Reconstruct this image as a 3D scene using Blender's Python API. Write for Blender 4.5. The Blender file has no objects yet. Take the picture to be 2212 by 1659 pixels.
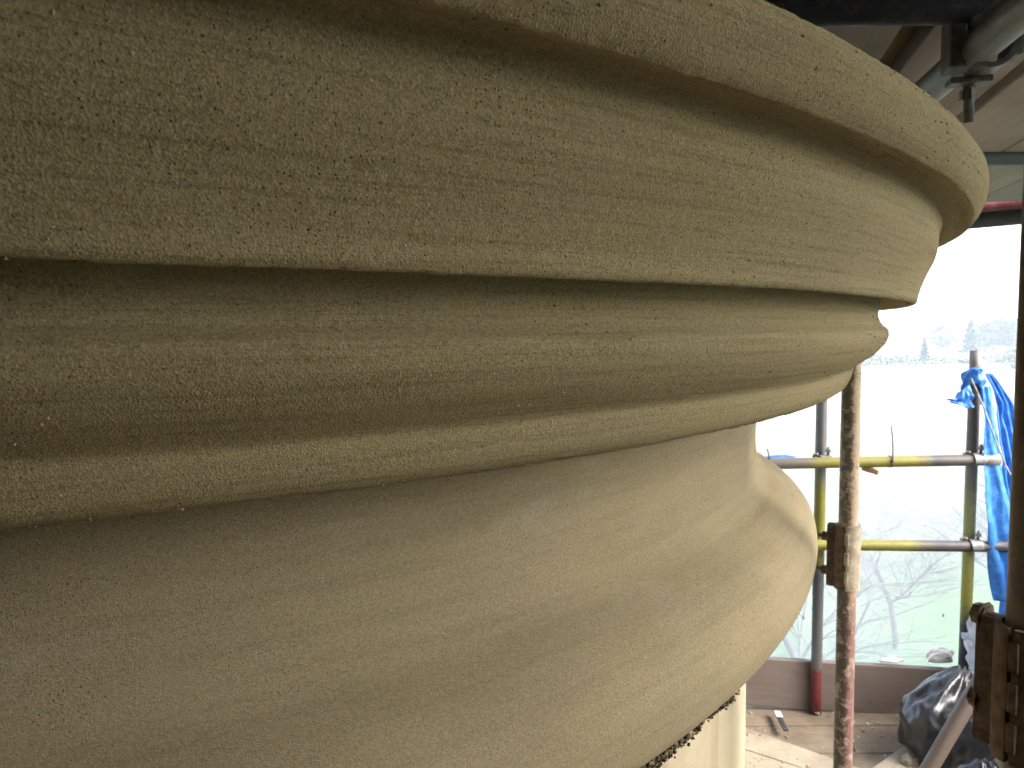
import bpy, bmesh, math, random
import numpy as np
from mathutils import Matrix, Vector

# ------------------------------------------------------------------ camera, sky, sun, exposure
scn = bpy.context.scene
COL = scn.collection
random.seed(7)
rng = np.random.default_rng(11)

PIT, ROL, PHI = -0.0704, 0.0076, -0.5239
FPX, PW, PH = 1713.8, 2212.0, 1659.0
cam_d = bpy.data.cameras.new('camera')
cam = bpy.data.objects.new('camera', cam_d)
COL.objects.link(cam)
cp, sp, cr, sr = math.cos(PIT), math.sin(PIT), math.cos(ROL), math.sin(ROL)
cam.matrix_world = Matrix(((cr, sr, 0, 0), (sp * sr, -sp * cr, -cp, 0), (-cp * sr, cp * cr, -sp, 0), (0, 0, 0, 1)))
cam_d.sensor_width = 36.0
cam_d.lens = FPX / PW * 36.0
cam_d.clip_start = 0.02
cam_d.clip_end = 6000
cam_d.dof.use_dof = True
cam_d.dof.focus_distance = 0.55
cam_d.dof.aperture_fstop = 28
scn.camera = cam

world = bpy.data.worlds.new('World')
scn.world = world
world.use_nodes = True
world.cycles.sampling_method = 'MANUAL'
world.cycles.sample_map_resolution = 512
wn = world.node_tree
wn.nodes.clear()
w_out = wn.nodes.new('ShaderNodeOutputWorld')
w_bg = wn.nodes.new('ShaderNodeBackground')
w_sky = wn.nodes.new('ShaderNodeTexSky')
w_hs = wn.nodes.new('ShaderNodeHueSaturation')
SUN_EL, SUN_AZ = math.radians(40), math.radians(120)     # azimuth clockwise from +Y
w_sky.sky_type = 'NISHITA'
w_sky.sun_disc = False
w_sky.sun_elevation = SUN_EL
w_sky.sun_rotation = SUN_AZ
w_sky.air_density = 1.0
w_sky.dust_density = 5.0
w_hs.inputs['Saturation'].default_value = 0.6
w_bg.inputs['Strength'].default_value = 0.15
wn.links.new(w_sky.outputs[0], w_hs.inputs['Color'])
wn.links.new(w_hs.outputs[0], w_bg.inputs['Color'])
wn.links.new(w_bg.outputs[0], w_out.inputs['Surface'])

sun_d = bpy.data.lights.new('sun', 'SUN')
sun_d.energy = 0.5
sun_d.angle = math.radians(14)
sun_d.color = (1.0, 0.96, 0.9)
sun = bpy.data.objects.new('sun', sun_d)
COL.objects.link(sun)
sdir = Vector((math.sin(SUN_AZ) * math.cos(SUN_EL), math.cos(SUN_AZ) * math.cos(SUN_EL), math.sin(SUN_EL)))
sun.rotation_euler = sdir.to_track_quat('Z', 'Y').to_euler()

vs = scn.view_settings
vs.view_transform = 'Standard'
vs.look = 'None'
vs.gamma = 1.0
vs.use_curve_mapping = False
vs.exposure = 3.1
scn.cycles.use_denoising = True
scn.cycles.max_bounces = 6
scn.cycles.diffuse_bounces = 3
scn.cycles.glossy_bounces = 2
scn.cycles.transparent_max_bounces = 12
scn.cycles.volume_bounces = 0
scn.cycles.use_adaptive_sampling = True
scn.cycles.adaptive_threshold = 0.025

# ------------------------------------------------------------------ helpers
def ray(x, y):
    x = (x - PW / 2) / FPX
    y = -(y - PH / 2) / FPX
    xx = cr * x + sr * y
    yy = -sr * x + cr * y
    return Vector((xx, cp - sp * yy, sp + cp * yy))

def at_y(x, y, Y):
    d = ray(x, y)
    return d * (Y / d.y)

def at_z(x, y, Z):
    d = ray(x, y)
    return d * (Z / d.z)

def tag(o, label=None, cat=None, group=None, kind=None):
    if label: o['label'] = label
    if cat: o['category'] = cat
    if group: o['group'] = group
    if kind: o['kind'] = kind
    return o

def link(name, me, mat=None, parent=None):
    o = bpy.data.objects.new(name, me)
    COL.objects.link(o)
    if mat is not None and me is not None and not me.materials:
        me.materials.append(mat)
    if parent is not None:
        o.parent = parent
    return o

def empty(name, loc=(0, 0, 0), rot=None):
    o = bpy.data.objects.new(name, None)
    COL.objects.link(o)
    o.location = loc
    if rot is not None: o.rotation_euler = rot
    o.empty_display_size = 0.05
    return o

def mesh_from(name, verts, faces, smooth=False):
    me = bpy.data.meshes.new(name)
    me.from_pydata([tuple(v) for v in verts], [], [tuple(f) for f in faces])
    if smooth:
        me.polygons.foreach_set('use_smooth', [True] * len(me.polygons))
    me.update()
    return me

def mesh_bm(name, bm, smooth=False):
    me = bpy.data.meshes.new(name)
    bm.normal_update()
    bm.to_mesh(me)
    bm.free()
    if smooth:
        me.polygons.foreach_set('use_smooth', [True] * len(me.polygons))
    return me

def bm_box(bm, c, s, mat=None, bevel=0.0):
    r = bmesh.ops.create_cube(bm, size=1.0)
    vs_ = r['verts']
    bmesh.ops.scale(bm, vec=s, verts=vs_)
    if bevel > 0:
        es = list({e for v in vs_ for e in v.link_edges})
        b = bmesh.ops.bevel(bm, geom=es, offset=bevel, segments=2, affect='EDGES', profile=0.6)
        vs_ = list({v for f in b['faces'] for v in f.verts} | {v for v in vs_ if v.is_valid})
    if mat is not None:
        bmesh.ops.transform(bm, matrix=mat, verts=vs_)
    bmesh.ops.translate(bm, vec=c, verts=vs_)
    return vs_

def bm_cyl(bm, p0, p1, r0, r1=None, seg=16, cap=True):
    r1 = r0 if r1 is None else r1
    p0, p1 = Vector(p0), Vector(p1)
    d = p1 - p0
    q = d.to_track_quat('Z', 'Y').to_matrix()
    a, b = [], []
    for i in range(seg):
        t = 2 * math.pi * i / seg
        u = q @ Vector((math.cos(t), math.sin(t), 0))
        a.append(bm.verts.new(p0 + u * r0))
        b.append(bm.verts.new(p1 + u * r1))
    for i in range(seg):
        j = (i + 1) % seg
        bm.faces.new((a[i], a[j], b[j], b[i]))
    if cap:
        bm.faces.new(a[::-1])
        bm.faces.new(b)
    return a + b

# value noise on arrays
_lat = rng.random((256, 256))
def vnoise(u, v):
    iu, iv = np.floor(u).astype(int), np.floor(v).astype(int)
    fu, fv = u - iu, v - iv
    fu, fv = fu * fu * (3 - 2 * fu), fv * fv * (3 - 2 * fv)
    g = lambda a, b: _lat[a % 256, b % 256]
    return (g(iu, iv) * (1 - fu) + g(iu + 1, iv) * fu) * (1 - fv) + (g(iu, iv + 1) * (1 - fu) + g(iu + 1, iv + 1) * fu) * fv

# ------------------------------------------------------------------ node material kit
class NM:
    def __init__(self, name, rough=0.8, spec=0.3):
        m = bpy.data.materials.new(name)
        m.use_nodes = True
        self.m, self.t = m, m.node_tree
        self.t.nodes.clear()
        self.out = self.t.nodes.new('ShaderNodeOutputMaterial')
        self.b = self.t.nodes.new('ShaderNodeBsdfPrincipled')
        self.b.inputs['Roughness'].default_value = rough
        self.b.inputs['Specular IOR Level'].default_value = spec
        self.t.links.new(self.b.outputs[0], self.out.inputs['Surface'])
        self._tc = None
    def n(self, typ, **kw):
        nd = self.t.nodes.new(typ)
        for k, v in kw.items():
            setattr(nd, k, v)
        return nd
    def l(self, a, b): self.t.links.new(a, b)
    def coord(self, which='Object', scale=(1, 1, 1), loc=(0, 0, 0)):
        if self._tc is None: self._tc = self.n('ShaderNodeTexCoord')
        mp = self.n('ShaderNodeMapping')
        mp.inputs['Scale'].default_value = scale
        mp.inputs['Location'].default_value = loc
        self.l(self._tc.outputs[which], mp.inputs['Vector'])
        return mp.outputs[0]
    def noise(self, vec, scale=5, detail=4, rough=0.55, out='Fac', dist=0.0):
        nd = self.n('ShaderNodeTexNoise')
        nd.inputs['Scale'].default_value = scale
        nd.inputs['Detail'].default_value = detail
        nd.inputs['Roughness'].default_value = rough
        nd.inputs['Distortion'].default_value = dist
        self.l(vec, nd.inputs['Vector'])
        return nd.outputs[out]
    def voro(self, vec, scale=5, feature='F1', out='Distance', rand=1.0):
        nd = self.n('ShaderNodeTexVoronoi', feature=feature)
        nd.inputs['Scale'].default_value = scale
        nd.inputs['Randomness'].default_value = rand
        self.l(vec, nd.inputs['Vector'])
        return nd.outputs[out]
    def ramp(self, fac, stops, interp='LINEAR'):
        nd = self.n('ShaderNodeValToRGB')
        cr_ = nd.color_ramp
        cr_.interpolation = interp
        while len(cr_.elements) < len(stops): cr_.elements.new(0.5)
        for e, (p, c) in zip(cr_.elements, stops):
            e.position = p
            e.color = (c, c, c, 1) if isinstance(c, (int, float)) else (*c, 1)
        self.l(fac, nd.inputs[0])
        return nd.outputs[0]
    def mix(self, fac, a, b, mode='MIX'):
        nd = self.n('ShaderNodeMix', data_type='RGBA', blend_type=mode)
        for sock, v in ((nd.inputs['Factor'], fac), (nd.inputs[6], a), (nd.inputs[7], b)):
            if isinstance(v, (int, float)): sock.default_value = v
            elif isinstance(v, tuple): sock.default_value = (*v, 1)
            else: self.l(v, sock)
        return nd.outputs[2]
    def math(self, op, a, b=None):
        nd = self.n('ShaderNodeMath', operation=op)
        for i, v in enumerate((a, b)):
            if v is None: continue
            if isinstance(v, (int, float)): nd.inputs[i].default_value = v
            else: self.l(v, nd.inputs[i])
        return nd.outputs[0]
    def sep(self, vec):
        nd = self.n('ShaderNodeSeparateXYZ')
        self.l(vec, nd.inputs[0])
        return nd.outputs
    def color(self, c):
        if isinstance(c, tuple): self.b.inputs['Base Color'].default_value = (*c, 1)
        else: self.l(c, self.b.inputs['Base Color'])
        return self
    def rough(self, r):
        if isinstance(r, (int, float)): self.b.inputs['Roughness'].default_value = r
        else: self.l(r, self.b.inputs['Roughness'])
        return self
    def bump(self, h, dist=0.001, strength=1.0):
        nd = self.n('ShaderNodeBump')
        nd.inputs['Distance'].default_value = dist
        nd.inputs['Strength'].default_value = strength
        self.l(h, nd.inputs['Height'])
        prev = self.b.inputs['Normal']
        if prev.is_linked:
            self.l(prev.links[0].from_socket, nd.inputs['Normal'])
        self.l(nd.outputs[0], self.b.inputs['Normal'])
        return self

# ---- stone
def sand_stone(name, base, dark, pale, grain, streak, blotch=0.5, speck=1.0, suv=(6, 230, 1), smear=0.0):
    k = NM(name, rough=0.92, spec=0.15)
    ob = k.coord('Object')
    uv = k.coord('UV', scale=suv)
    uv2 = k.coord('UV', scale=(2.2, 22, 1))
    big = k.ramp(k.noise(ob, 5.5, 3, 0.6), [(0.3, 0.0), (0.72, 1.0)])
    band = k.ramp(k.noise(uv2, 1.0, 3, 0.6), [(0.32, 0.0), (0.7, 1.0)])
    st = k.noise(uv, 1.0, 3, 0.65)
    col = k.mix(k.math('MULTIPLY', big, blotch), base, dark)
    col = k.mix(k.math('MULTIPLY', band, 0.55 * blotch + 0.1), col, tuple(min(1, c * 1.22) for c in base))
    col = k.mix(k.math('MULTIPLY', k.ramp(st, [(0.36, 1.0), (0.5, 0.0)]), streak), col, tuple(c * 0.62 for c in dark))
    if smear:
        sm = k.ramp(k.noise(k.coord('UV', scale=(5, 16, 1), loc=(3.1, 0.7, 0)), 1.0, 5, 0.68, dist=0.5), [(0.56, 0.0), (0.66, 1.0)])
        col = k.mix(k.math('MULTIPLY', sm, smear), col, (0.40, 0.36, 0.28))
        s2 = k.ramp(k.noise(k.coord('UV', scale=(3.2, 14, 1), loc=(9.4, 2.2, 0)), 1.0, 4, 0.6), [(0.55, 0.0), (0.78, 1.0)])
        col = k.mix(k.math('MULTIPLY', s2, smear), col, (0.16, 0.125, 0.075))
    vg = k.n('ShaderNodeTexVoronoi')
    vg.inputs['Scale'].default_value = 980
    k.l(ob, vg.inputs['Vector'])
    pvg = vg.outputs['Distance']
    gs = k.sep(vg.outputs['Color'])
    col = k.mix(k.math('MULTIPLY', k.ramp(gs[0], [(0.0, 0.0), (0.35, 0.0), (1.0, 1.0)]), grain), col, tuple(c * 0.55 for c in dark))
    col = k.mix(k.math('MULTIPLY', k.ramp(gs[1], [(0.62, 0.0), (1.0, 1.0)]), grain), col, pale)
    col = k.mix(k.math('MULTIPLY', k.ramp(gs[2], [(0.9, 0.0), (0.96, 1.0)]), grain), col, (0.33, 0.19, 0.07))
    # dark pits, clustered
    clus = k.ramp(k.noise(ob, 14, 3, 0.6), [(0.42, 0.0), (0.60, 1.0)])
    vp = k.n('ShaderNodeTexVoronoi')
    vp.inputs['Scale'].default_value = 560
    k.l(ob, vp.inputs['Vector'])
    pv = vp.outputs['Distance']
    ps = k.sep(vp.outputs['Color'])
    pc = ps[0]
    pit = k.math('MULTIPLY', k.ramp(pv, [(0.12, 1.0), (0.32, 0.0)]), k.ramp(pc, [(0.72, 0.0), (0.78, 1.0)]))
    pit = k.math('MULTIPLY', pit, k.math('MULTIPLY_ADD', clus, 0.85))
    col = k.mix(k.math('MULTIPLY', pit, speck), col, (0.05, 0.042, 0.034))
    wv, wc = pv, ps[1]
    wh = k.math('MULTIPLY', k.ramp(wv, [(0.12, 1.0), (0.34, 0.0)]), k.ramp(wc, [(0.982, 0.0), (0.99, 1.0)]))
    col = k.mix(k.math('MULTIPLY', wh, speck), col, (0.55, 0.48, 0.34))
    k.color(col)
    h = k.math('MULTIPLY', pvg, 0.0006 * grain)
    h = k.math('ADD', h, k.math('MULTIPLY', k.noise(ob, 330, 2, 0.7), 0.00055 * (0.3 + grain)))
    h = k.math('ADD', h, k.math('MULTIPLY', st, 0.0011 * streak))
    h = k.math('SUBTRACT', h, k.math('MULTIPLY', pit, 0.0006 * speck))
    k.bump(h, 1.0, 0.85)
    return k

MAT = {}
MAT['cap'] = sand_stone('coarse_sandstone', (0.312, 0.262, 0.142), (0.24, 0.197, 0.10), (0.43, 0.372, 0.225), 0.5, 0.42, 0.5, 0.7).m
tk = sand_stone('smooth_sandstone', (0.288, 0.243, 0.147), (0.215, 0.175, 0.10), (0.40, 0.345, 0.23), 0.42, 0.2, 0.65, 0.55, (3, 70, 1), 0.32)
MAT['torus'] = tk.m

def shaft_mat():
    k = NM('cream_limestone', 0.85, 0.2)
    ob = k.coord('Object')
    v = k.coord('Object', scale=(26, 26, 1.3))
    run = k.ramp(k.noise(v, 1.0, 5, 0.6), [(0.52, 0.0), (0.68, 1.0)])
    c = k.mix(k.ramp(k.noise(ob, 7, 4), [(0.35, 0.0), (0.7, 1.0)]), (0.39, 0.34, 0.235), (0.33, 0.28, 0.18))
    c = k.mix(k.math('MULTIPLY', run, 0.55), c, (0.24, 0.175, 0.085))
    sp_ = k.ramp(k.noise(ob, 120, 3, 0.6), [(0.66, 0.0), (0.74, 1.0)])
    c = k.mix(k.math('MULTIPLY', sp_, 0.5), c, (0.16, 0.12, 0.07))
    k.color(c)
    k.bump(k.noise(ob, 150, 5, 0.65), 0.0012, 0.6)
    return k.m
MAT['shaft'] = shaft_mat()

def simple(name, c1, c2, scale=20, rough=0.8, spec=0.3, bump=0.0, bscale=80, metal=0.0, stretch=(1, 1, 1)):
    k = NM(name, rough, spec)
    ob = k.coord('Object', scale=stretch)
    k.color(k.mix(k.ramp(k.noise(ob, scale, 5, 0.62), [(0.33, 0.0), (0.67, 1.0)]), c1, c2))
    if bump: k.bump(k.noise(ob, bscale, 4, 0.6), bump, 0.8)
    k.b.inputs['Metallic'].default_value = metal
    return k.m

def tube_mat(name, stops, length, rust=0.35, spot=0.25, metal=0.25, rough=0.5, side=None, splash=0.0):
    """painted and galvanised tube: colour runs along local z (0..length) with ragged edges, rust and mortar splashes"""
    k = NM(name, rough, 0.4)
    ob = k.coord('Object')
    z = k.sep(ob)[2]
    rag = k.math('MULTIPLY', k.math('SUBTRACT', k.noise(ob, 22, 4, 0.7), 0.5), 0.22)
    zz = k.math('DIVIDE', k.math('ADD', z, rag), length)
    c = k.ramp(zz, stops)
    dk = k.ramp(k.noise(ob, 38, 6, 0.7), [(0.45, 0.0), (0.62, 1.0)])
    c = k.mix(k.math('MULTIPLY', dk, rust), c, (0.13, 0.062, 0.028))
    bl = k.ramp(k.noise(ob, 60, 5, 0.75, dist=0.6), [(0.55, 0.0), (0.62, 1.0)])
    c = k.mix(k.math('MULTIPLY', bl, spot), c, (0.018, 0.017, 0.016))
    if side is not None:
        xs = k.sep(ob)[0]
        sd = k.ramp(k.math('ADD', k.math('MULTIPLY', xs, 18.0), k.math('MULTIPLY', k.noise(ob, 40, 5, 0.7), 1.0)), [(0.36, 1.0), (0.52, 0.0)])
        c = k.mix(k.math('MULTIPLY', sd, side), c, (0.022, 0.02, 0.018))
    if splash:
        ms = k.ramp(k.noise(ob, 30, 5, 0.72, dist=0.4), [(0.52, 0.0), (0.58, 1.0)])
        c = k.mix(k.math('MULTIPLY', ms, splash), c, (0.30, 0.255, 0.18))
        k.bump(ms, 0.0015, 0.7)
    k.color(c)
    k.b.inputs['Metallic'].default_value = metal
    k.bump(k.noise(ob, 170, 4, 0.7), 0.0008, 0.8)
    k.rough(k.math('MULTIPLY_ADD', k.noise(ob, 30, 3), 0.4))
    for nd in k.t.nodes:
        if nd.type == 'MATH' and nd.operation == 'MULTIPLY_ADD': nd.inputs[2].default_value = 0.35
    return k.m

GREY, DGREY, YEL, RED, TAN = (0.10, 0.105, 0.11), (0.035, 0.04, 0.047), (0.125, 0.12, 0.014), (0.13, 0.022, 0.026), (0.25, 0.19, 0.11)
MAT['rust'] = simple('rusty_steel', (0.095, 0.066, 0.042), (0.03, 0.02, 0.015), 55, 0.85, 0.25, 0.0012, 220)
MAT['galv'] = simple('dull_galvanised_steel', (0.20, 0.20, 0.20), (0.10, 0.095, 0.09), 45, 0.55, 0.4, 0.0008, 200, 0.4)
MAT['mortar'] = simple('mortar_crusted_steel', (0.30, 0.27, 0.21), (0.16, 0.13, 0.09), 40, 0.9, 0.2, 0.0025, 120)
MAT['black_plastic'] = simple('black_polythene', (0.006, 0.007, 0.009), (0.011, 0.012, 0.015), 8, 0.3, 0.6, 0.006, 16)
MAT['cable_tie'] = simple('black_nylon', (0.02, 0.02, 0.022), (0.03, 0.03, 0.03), 30, 0.5, 0.3)
ck = NM('dirty_mortar_crust', 0.95, 0.1)
cg = ck.n('ShaderNodeNewGeometry')
ck.color(ck.ramp(cg.outputs['Random Per Island'], [(0.0, (0.018, 0.014, 0.011)), (0.35, (0.06, 0.047, 0.03)), (0.6, (0.18, 0.145, 0.09)), (1.0, (0.33, 0.285, 0.19))]))
MAT['crust'] = ck.m
MAT['rope'] = simple('grey_cord', (0.30, 0.29, 0.27), (0.2, 0.19, 0.17), 90, 0.8, 0.2)
MAT['bark'] = simple('grey_bark', (0.15, 0.135, 0.12), (0.10, 0.09, 0.08), 9, 0.95, 0.1, 0.01, 30)
MAT['scrap_gap_white'] = simple('white_scrap_and_gap', (0.6, 0.59, 0.57), (0.5, 0.49, 0.47), 20, 0.6, 0.3)

def wood_mat(name, a, b, c, dust=0.0, rough=0.85, grain=(2.5, 60, 60)):
    k = NM(name, rough, 0.2)
    g = k.coord('Object', scale=grain)
    ob = k.coord('Object')
    inf = k.n('ShaderNodeObjectInfo')
    g1 = k.noise(g, 1.0, 6, 0.65, dist=0.6)
    col = k.mix(k.ramp(g1, [(0.3, 0.0), (0.7, 1.0)]), a, b)
    col = k.mix(k.math('MULTIPLY', k.ramp(k.noise(ob, 2.6, 4, 0.6), [(0.5, 0.0), (0.72, 1.0)]), 0.5), col, c)
    hs = k.n('ShaderNodeHueSaturation')
    k.l(col, hs.inputs['Color'])
    k.l(k.math('ADD', k.math('MULTIPLY', inf.outputs['Random'], 0.4), 0.8), hs.inputs['Value'])
    col = hs.outputs[0]
    if dust:
        d = k.ramp(k.noise(ob, 5.5, 7, 0.68), [(0.34, 1.0), (0.62, 0.0)])
        col = k.mix(k.math('MULTIPLY', d, dust), col, (0.29, 0.255, 0.19))
        d2 = k.ramp(k.noise(ob, 42, 5, 0.7), [(0.6, 0.0), (0.68, 1.0)])
        col = k.mix(k.math('MULTIPLY', d2, 0.6), col, (0.12, 0.095, 0.065))
        k.bump(k.noise(ob, 60, 6, 0.7), 0.004, 0.7)
    k.color(col)
    k.bump(g1, 0.0012, 0.6)
    return k.m
MAT['deck'] = wood_mat('weathered_deck_board', (0.34, 0.275, 0.255), (0.27, 0.215, 0.20), (0.17, 0.10, 0.065))
MAT['deck_brown'] = wood_mat('brown_deck_board', (0.27, 0.17, 0.09), (0.19, 0.115, 0.06), (0.12, 0.07, 0.035))
MAT['toe'] = wood_mat('dull_toe_board', (0.125, 0.10, 0.088), (0.095, 0.076, 0.066), (0.07, 0.053, 0.044))
MAT['floor'] = wood_mat('dusty_floor_board', (0.13, 0.10, 0.07), (0.10, 0.075, 0.05), (0.07, 0.05, 0.035), dust=0.3)
MAT['ply'] = wood_mat('dusty_plywood', (0.22, 0.18, 0.125), (0.18, 0.145, 0.10), (0.13, 0.10, 0.065), dust=0.85, grain=(6, 22, 22))

def tarp_mat():
    k = NM('blue_tarpaulin', 0.38, 0.5)
    uv = k.coord('UV')
    ob = k.coord('Object')
    cr_ = k.noise(ob, 26, 5, 0.62, dist=0.5)
    c = k.mix(k.ramp(cr_, [(0.3, 0.0), (0.72, 1.0)]), (0.03, 0.16, 0.50), (0.10, 0.36, 0.78))
    k.color(c)
    k.bump(cr_, 0.008, 0.85)
    tr = k.n('ShaderNodeBsdfTranslucent')
    k.l(c, tr.inputs['Color'])
    mx = k.n('ShaderNodeMixShader')
    mx.inputs[0].default_value = 0.42
    k.l(k.b.outputs[0], mx.inputs[1])
    k.l(tr.outputs[0], mx.inputs[2])
    k.l(mx.outputs[0], k.out.inputs['Surface'])
    return k.m
MAT['tarp'] = tarp_mat()

def film_mat(name, clear, tint, rough=0.35):
    k = NM(name, rough, 0.4)
    ob = k.coord('Object')
    c = k.noise(ob, 9, 5, 0.6)
    k.color(tint)
    k.bump(c, 0.01, 0.6)
    tr = k.n('ShaderNodeBsdfTranslucent')
    tr.inputs['Color'].default_value = (*tint, 1)
    m1 = k.n('ShaderNodeMixShader')
    m1.inputs[0].default_value = 0.6
    k.l(k.b.outputs[0], m1.inputs[1])
    k.l(tr.outputs[0], m1.inputs[2])
    tp = k.n('ShaderNodeBsdfTransparent')
    m2 = k.n('ShaderNodeMixShader')
    m2.inputs[0].default_value = clear
    k.l(m1.outputs[0], m2.inputs[1])
    k.l(tp.outputs[0], m2.inputs[2])
    k.l(m2.outputs[0], k.out.inputs['Surface'])
    return k.m
MAT['film'] = film_mat('clear_polythene', 0.82, (0.80, 0.86, 0.95))
MAT['white_bag'] = film_mat('milky_polythene', 0.22, (0.55, 0.57, 0.64))

def ground_mat():
    k = NM('field_grass', 0.95, 0.1)
    ob = k.coord('Object')
    y = k.sep(ob)[1]
    wob = k.math('MULTIPLY', k.math('SUBTRACT', k.noise(ob, 0.06, 4, 0.6), 0.5), 30)
    yy = k.math('DIVIDE', k.math('ADD', y, wob), 400.0)
    c = k.ramp(yy, [(0.0, (0.06, 0.12, 0.085)), (0.055, (0.075, 0.135, 0.055)), (0.085, (0.12, 0.12, 0.09)), (0.16, (0.15, 0.14, 0.12)),
                    (0.21, (0.31, 0.30, 0.25)), (0.42, (0.31, 0.31, 0.25)), (0.47, (0.09, 0.14, 0.07)), (0.7, (0.10, 0.14, 0.08)), (1.0, (0.09, 0.12, 0.08))])
    c = k.mix(0.3, c, k.ramp(k.noise(ob, 0.9, 6, 0.7), [(0.3, (0.06, 0.09, 0.05)), (0.7, (0.15, 0.17, 0.10))]))
    k.color(c)
    k.bump(k.noise(ob, 3.0, 6, 0.7), 0.15, 0.6)
    return k.m
MAT['ground'] = ground_mat()

def leaf_mat(name, a, b):
    k = NM(name, 0.8, 0.2)
    ob = k.coord('Object')
    k.color(k.mix(k.noise(ob, 0.9, 3), a, b))
    return k.m
MAT['leaf_dark'] = leaf_mat('dark_conifer_foliage', (0.015, 0.032, 0.022), (0.028, 0.05, 0.03))
MAT['leaf_mid'] = leaf_mat('bare_hedge_twigs', (0.045, 0.05, 0.035), (0.07, 0.065, 0.048))

# ------------------------------------------------------------------ ground and sky side
def build_ground():
    rings = [0.0, 4, 8, 12, 16, 20, 25, 30, 36, 44, 54, 66, 80, 100, 125, 150, 180, 220, 270, 330, 400, 500, 640, 800, 1000, 1300, 1600]
    seg = 96
    V, F = [(0, 0, 0)], []
    def hz(x, y):
        d = math.hypot(x, y)
        base = -9.2 + 0.25 * math.sin(x * 0.11) + 0.2 * math.sin(y * 0.17 + 1)
        t = max(0.0, min(1.0, (d - 175) / 480))
        hill = t * t * (3 - 2 * t)
        a = math.atan2(x, y)
        return base + hill * (12.5 + 3.0 * math.sin(a * 5 + 0.7) + 1.5 * math.sin(a * 13))
    V[0] = (0, 0, hz(0, 0))
    for r in rings[1:]:
        for i in range(seg):
            t = 2 * math.pi * i / seg
            x, y = r * math.sin(t), r * math.cos(t)
            V.append((x, y, hz(x, y)))
    for i in range(seg):
        F.append((0, 1 + (i + 1) % seg, 1 + i))
    for k in range(len(rings) - 2):
        a, b = 1 + k * seg, 1 + (k + 1) * seg
        for i in range(seg):
            j = (i + 1) % seg
            F.append((a + i, a + j, b + j, b + i))
    o = link('ground', mesh_from('ground', V, F, True), MAT['ground'])
    tag(o, kind='structure', label='pale green fields rising to a low hillside beyond the scaffold')
    return hz
HZ = build_ground()

# ------------------------------------------------------------------ the round moulded stone
D = 1.8
AX = Vector((math.sin(PHI) * D, math.cos(PHI) * D, 0))

def smooth_profile(pts, ds):
    """Catmull-Rom through (r,z,corner) points; corner points break tangents"""
    P = np.array([(p[0], p[1]) for p in pts]) * D
    corner = [len(p) > 2 and p[2] for p in pts]
    out = []
    n = len(P)
    for i in range(n - 1):
        p1, p2 = P[i], P[i + 1]
        p0 = P[i - 1] if i > 0 and not corner[i] else 2 * p1 - p2
        p3 = P[i + 2] if i + 2 < n and not corner[i + 1] else 2 * p2 - p1
        L = np.linalg.norm(p2 - p1)
        m = max(2, int(L / ds))
        for t in np.arange(m) / m:
            out.append(0.5 * ((2 * p1) + (-p0 + p2) * t + (2 * p0 - 5 * p1 + 4 * p2 - p3) * t * t + (-p0 + 3 * p1 - 3 * p2 + p3) * t ** 3))
    out.append(P[-1])
    return np.array(out)

def revolve(name, prof, fine=(-72, -10), dth=0.055, coarse=2.0, amp=1.0, edges=(), mat=None, parent=None, pit_amp=1.0):
    th = list(np.arange(fine[0], fine[1], dth)) + list(np.arange(fine[1], fine[0] + 360, coarse))
    th = np.radians(np.array(th))
    n, m = len(th), len(prof)
    s = np.concatenate([[0], np.cumsum(np.linalg.norm(np.diff(prof, axis=0), axis=1))])
    tg = np.gradient(prof, axis=0)
    tg /= np.linalg.norm(tg, axis=1)[:, None] + 1e-9
    nr = np.stack([-tg[:, 1], tg[:, 0]], 1)       # profile runs top -> bottom: outward normal
    TH, S = np.meshgrid(th, s, indexing='ij')
    R, Z = np.broadcast_to(prof[:, 0], TH.shape), np.broadcast_to(prof[:, 1], TH.shape)
    U = TH * prof[:, 0].mean()
    d = np.zeros_like(TH)
    d += (vnoise(U * 7 + 40, S * 9) - 0.5) * 0.0007
    d += (vnoise(U * 30, S * 70 + 9) - 0.5) * 0.0005
    d += (vnoise(U * 9 + 3, S * 330) - 0.5) * 0.0003
    d += (vnoise(U * 420, S * 420) - 0.5) * 0.0003 * pit_amp
    e = np.zeros_like(TH)
    for (er, ez, wd, dep) in edges:
        k = np.argmin((prof[:, 0] - er * D) ** 2 + (prof[:, 1] - ez * D) ** 2)
        w = np.exp(-((S - s[k]) / wd) ** 2)
        chip = np.clip(vnoise(U * 34 + 77 * er, S * 25) * 0.6 + vnoise(U * 110, S * 60 + 5) * 0.55 - 0.5, 0, 1)
        e += w * chip * dep
        d += w * (vnoise(U * 240 + 5, S * 240) - 0.5) * 0.0008
    d = (d - e) * amp
    R2 = R + d * nr[:, 0]
    Z2 = Z + d * nr[:, 1]
    V = np.stack([R2 * np.cos(TH), R2 * np.sin(TH), Z2], -1).reshape(-1, 3)
    I, J = np.meshgrid(np.arange(n), np.arange(m - 1), indexing='ij')
    I2 = (I + 1) % n
    F = np.stack([I * m + J, I * m + J + 1, I2 * m + J + 1, I2 * m + J], -1).reshape(-1, 4)
    me = bpy.data.meshes.new(name)
    me.vertices.add(len(V))
    me.vertices.foreach_set('co', V.astype(np.float32).ravel())
    me.loops.add(F.size)
    me.loops.foreach_set('vertex_index', F.astype(np.int32).ravel())
    me.polygons.add(len(F))
    me.polygons.foreach_set('loop_start', np.arange(0, F.size, 4, dtype=np.int32))
    me.polygons.foreach_set('use_smooth', np.ones(len(F), bool))
    uvl = me.uv_layers.new(name='UVMap')
    UV = np.stack([U, S], -1).reshape(-1, 2)
    uvl.data.foreach_set('uv', UV[F.ravel()].astype(np.float32).ravel())
    me.update(calc_edges=True)
    me.validate()
    return link(name, me, mat, parent)

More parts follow.
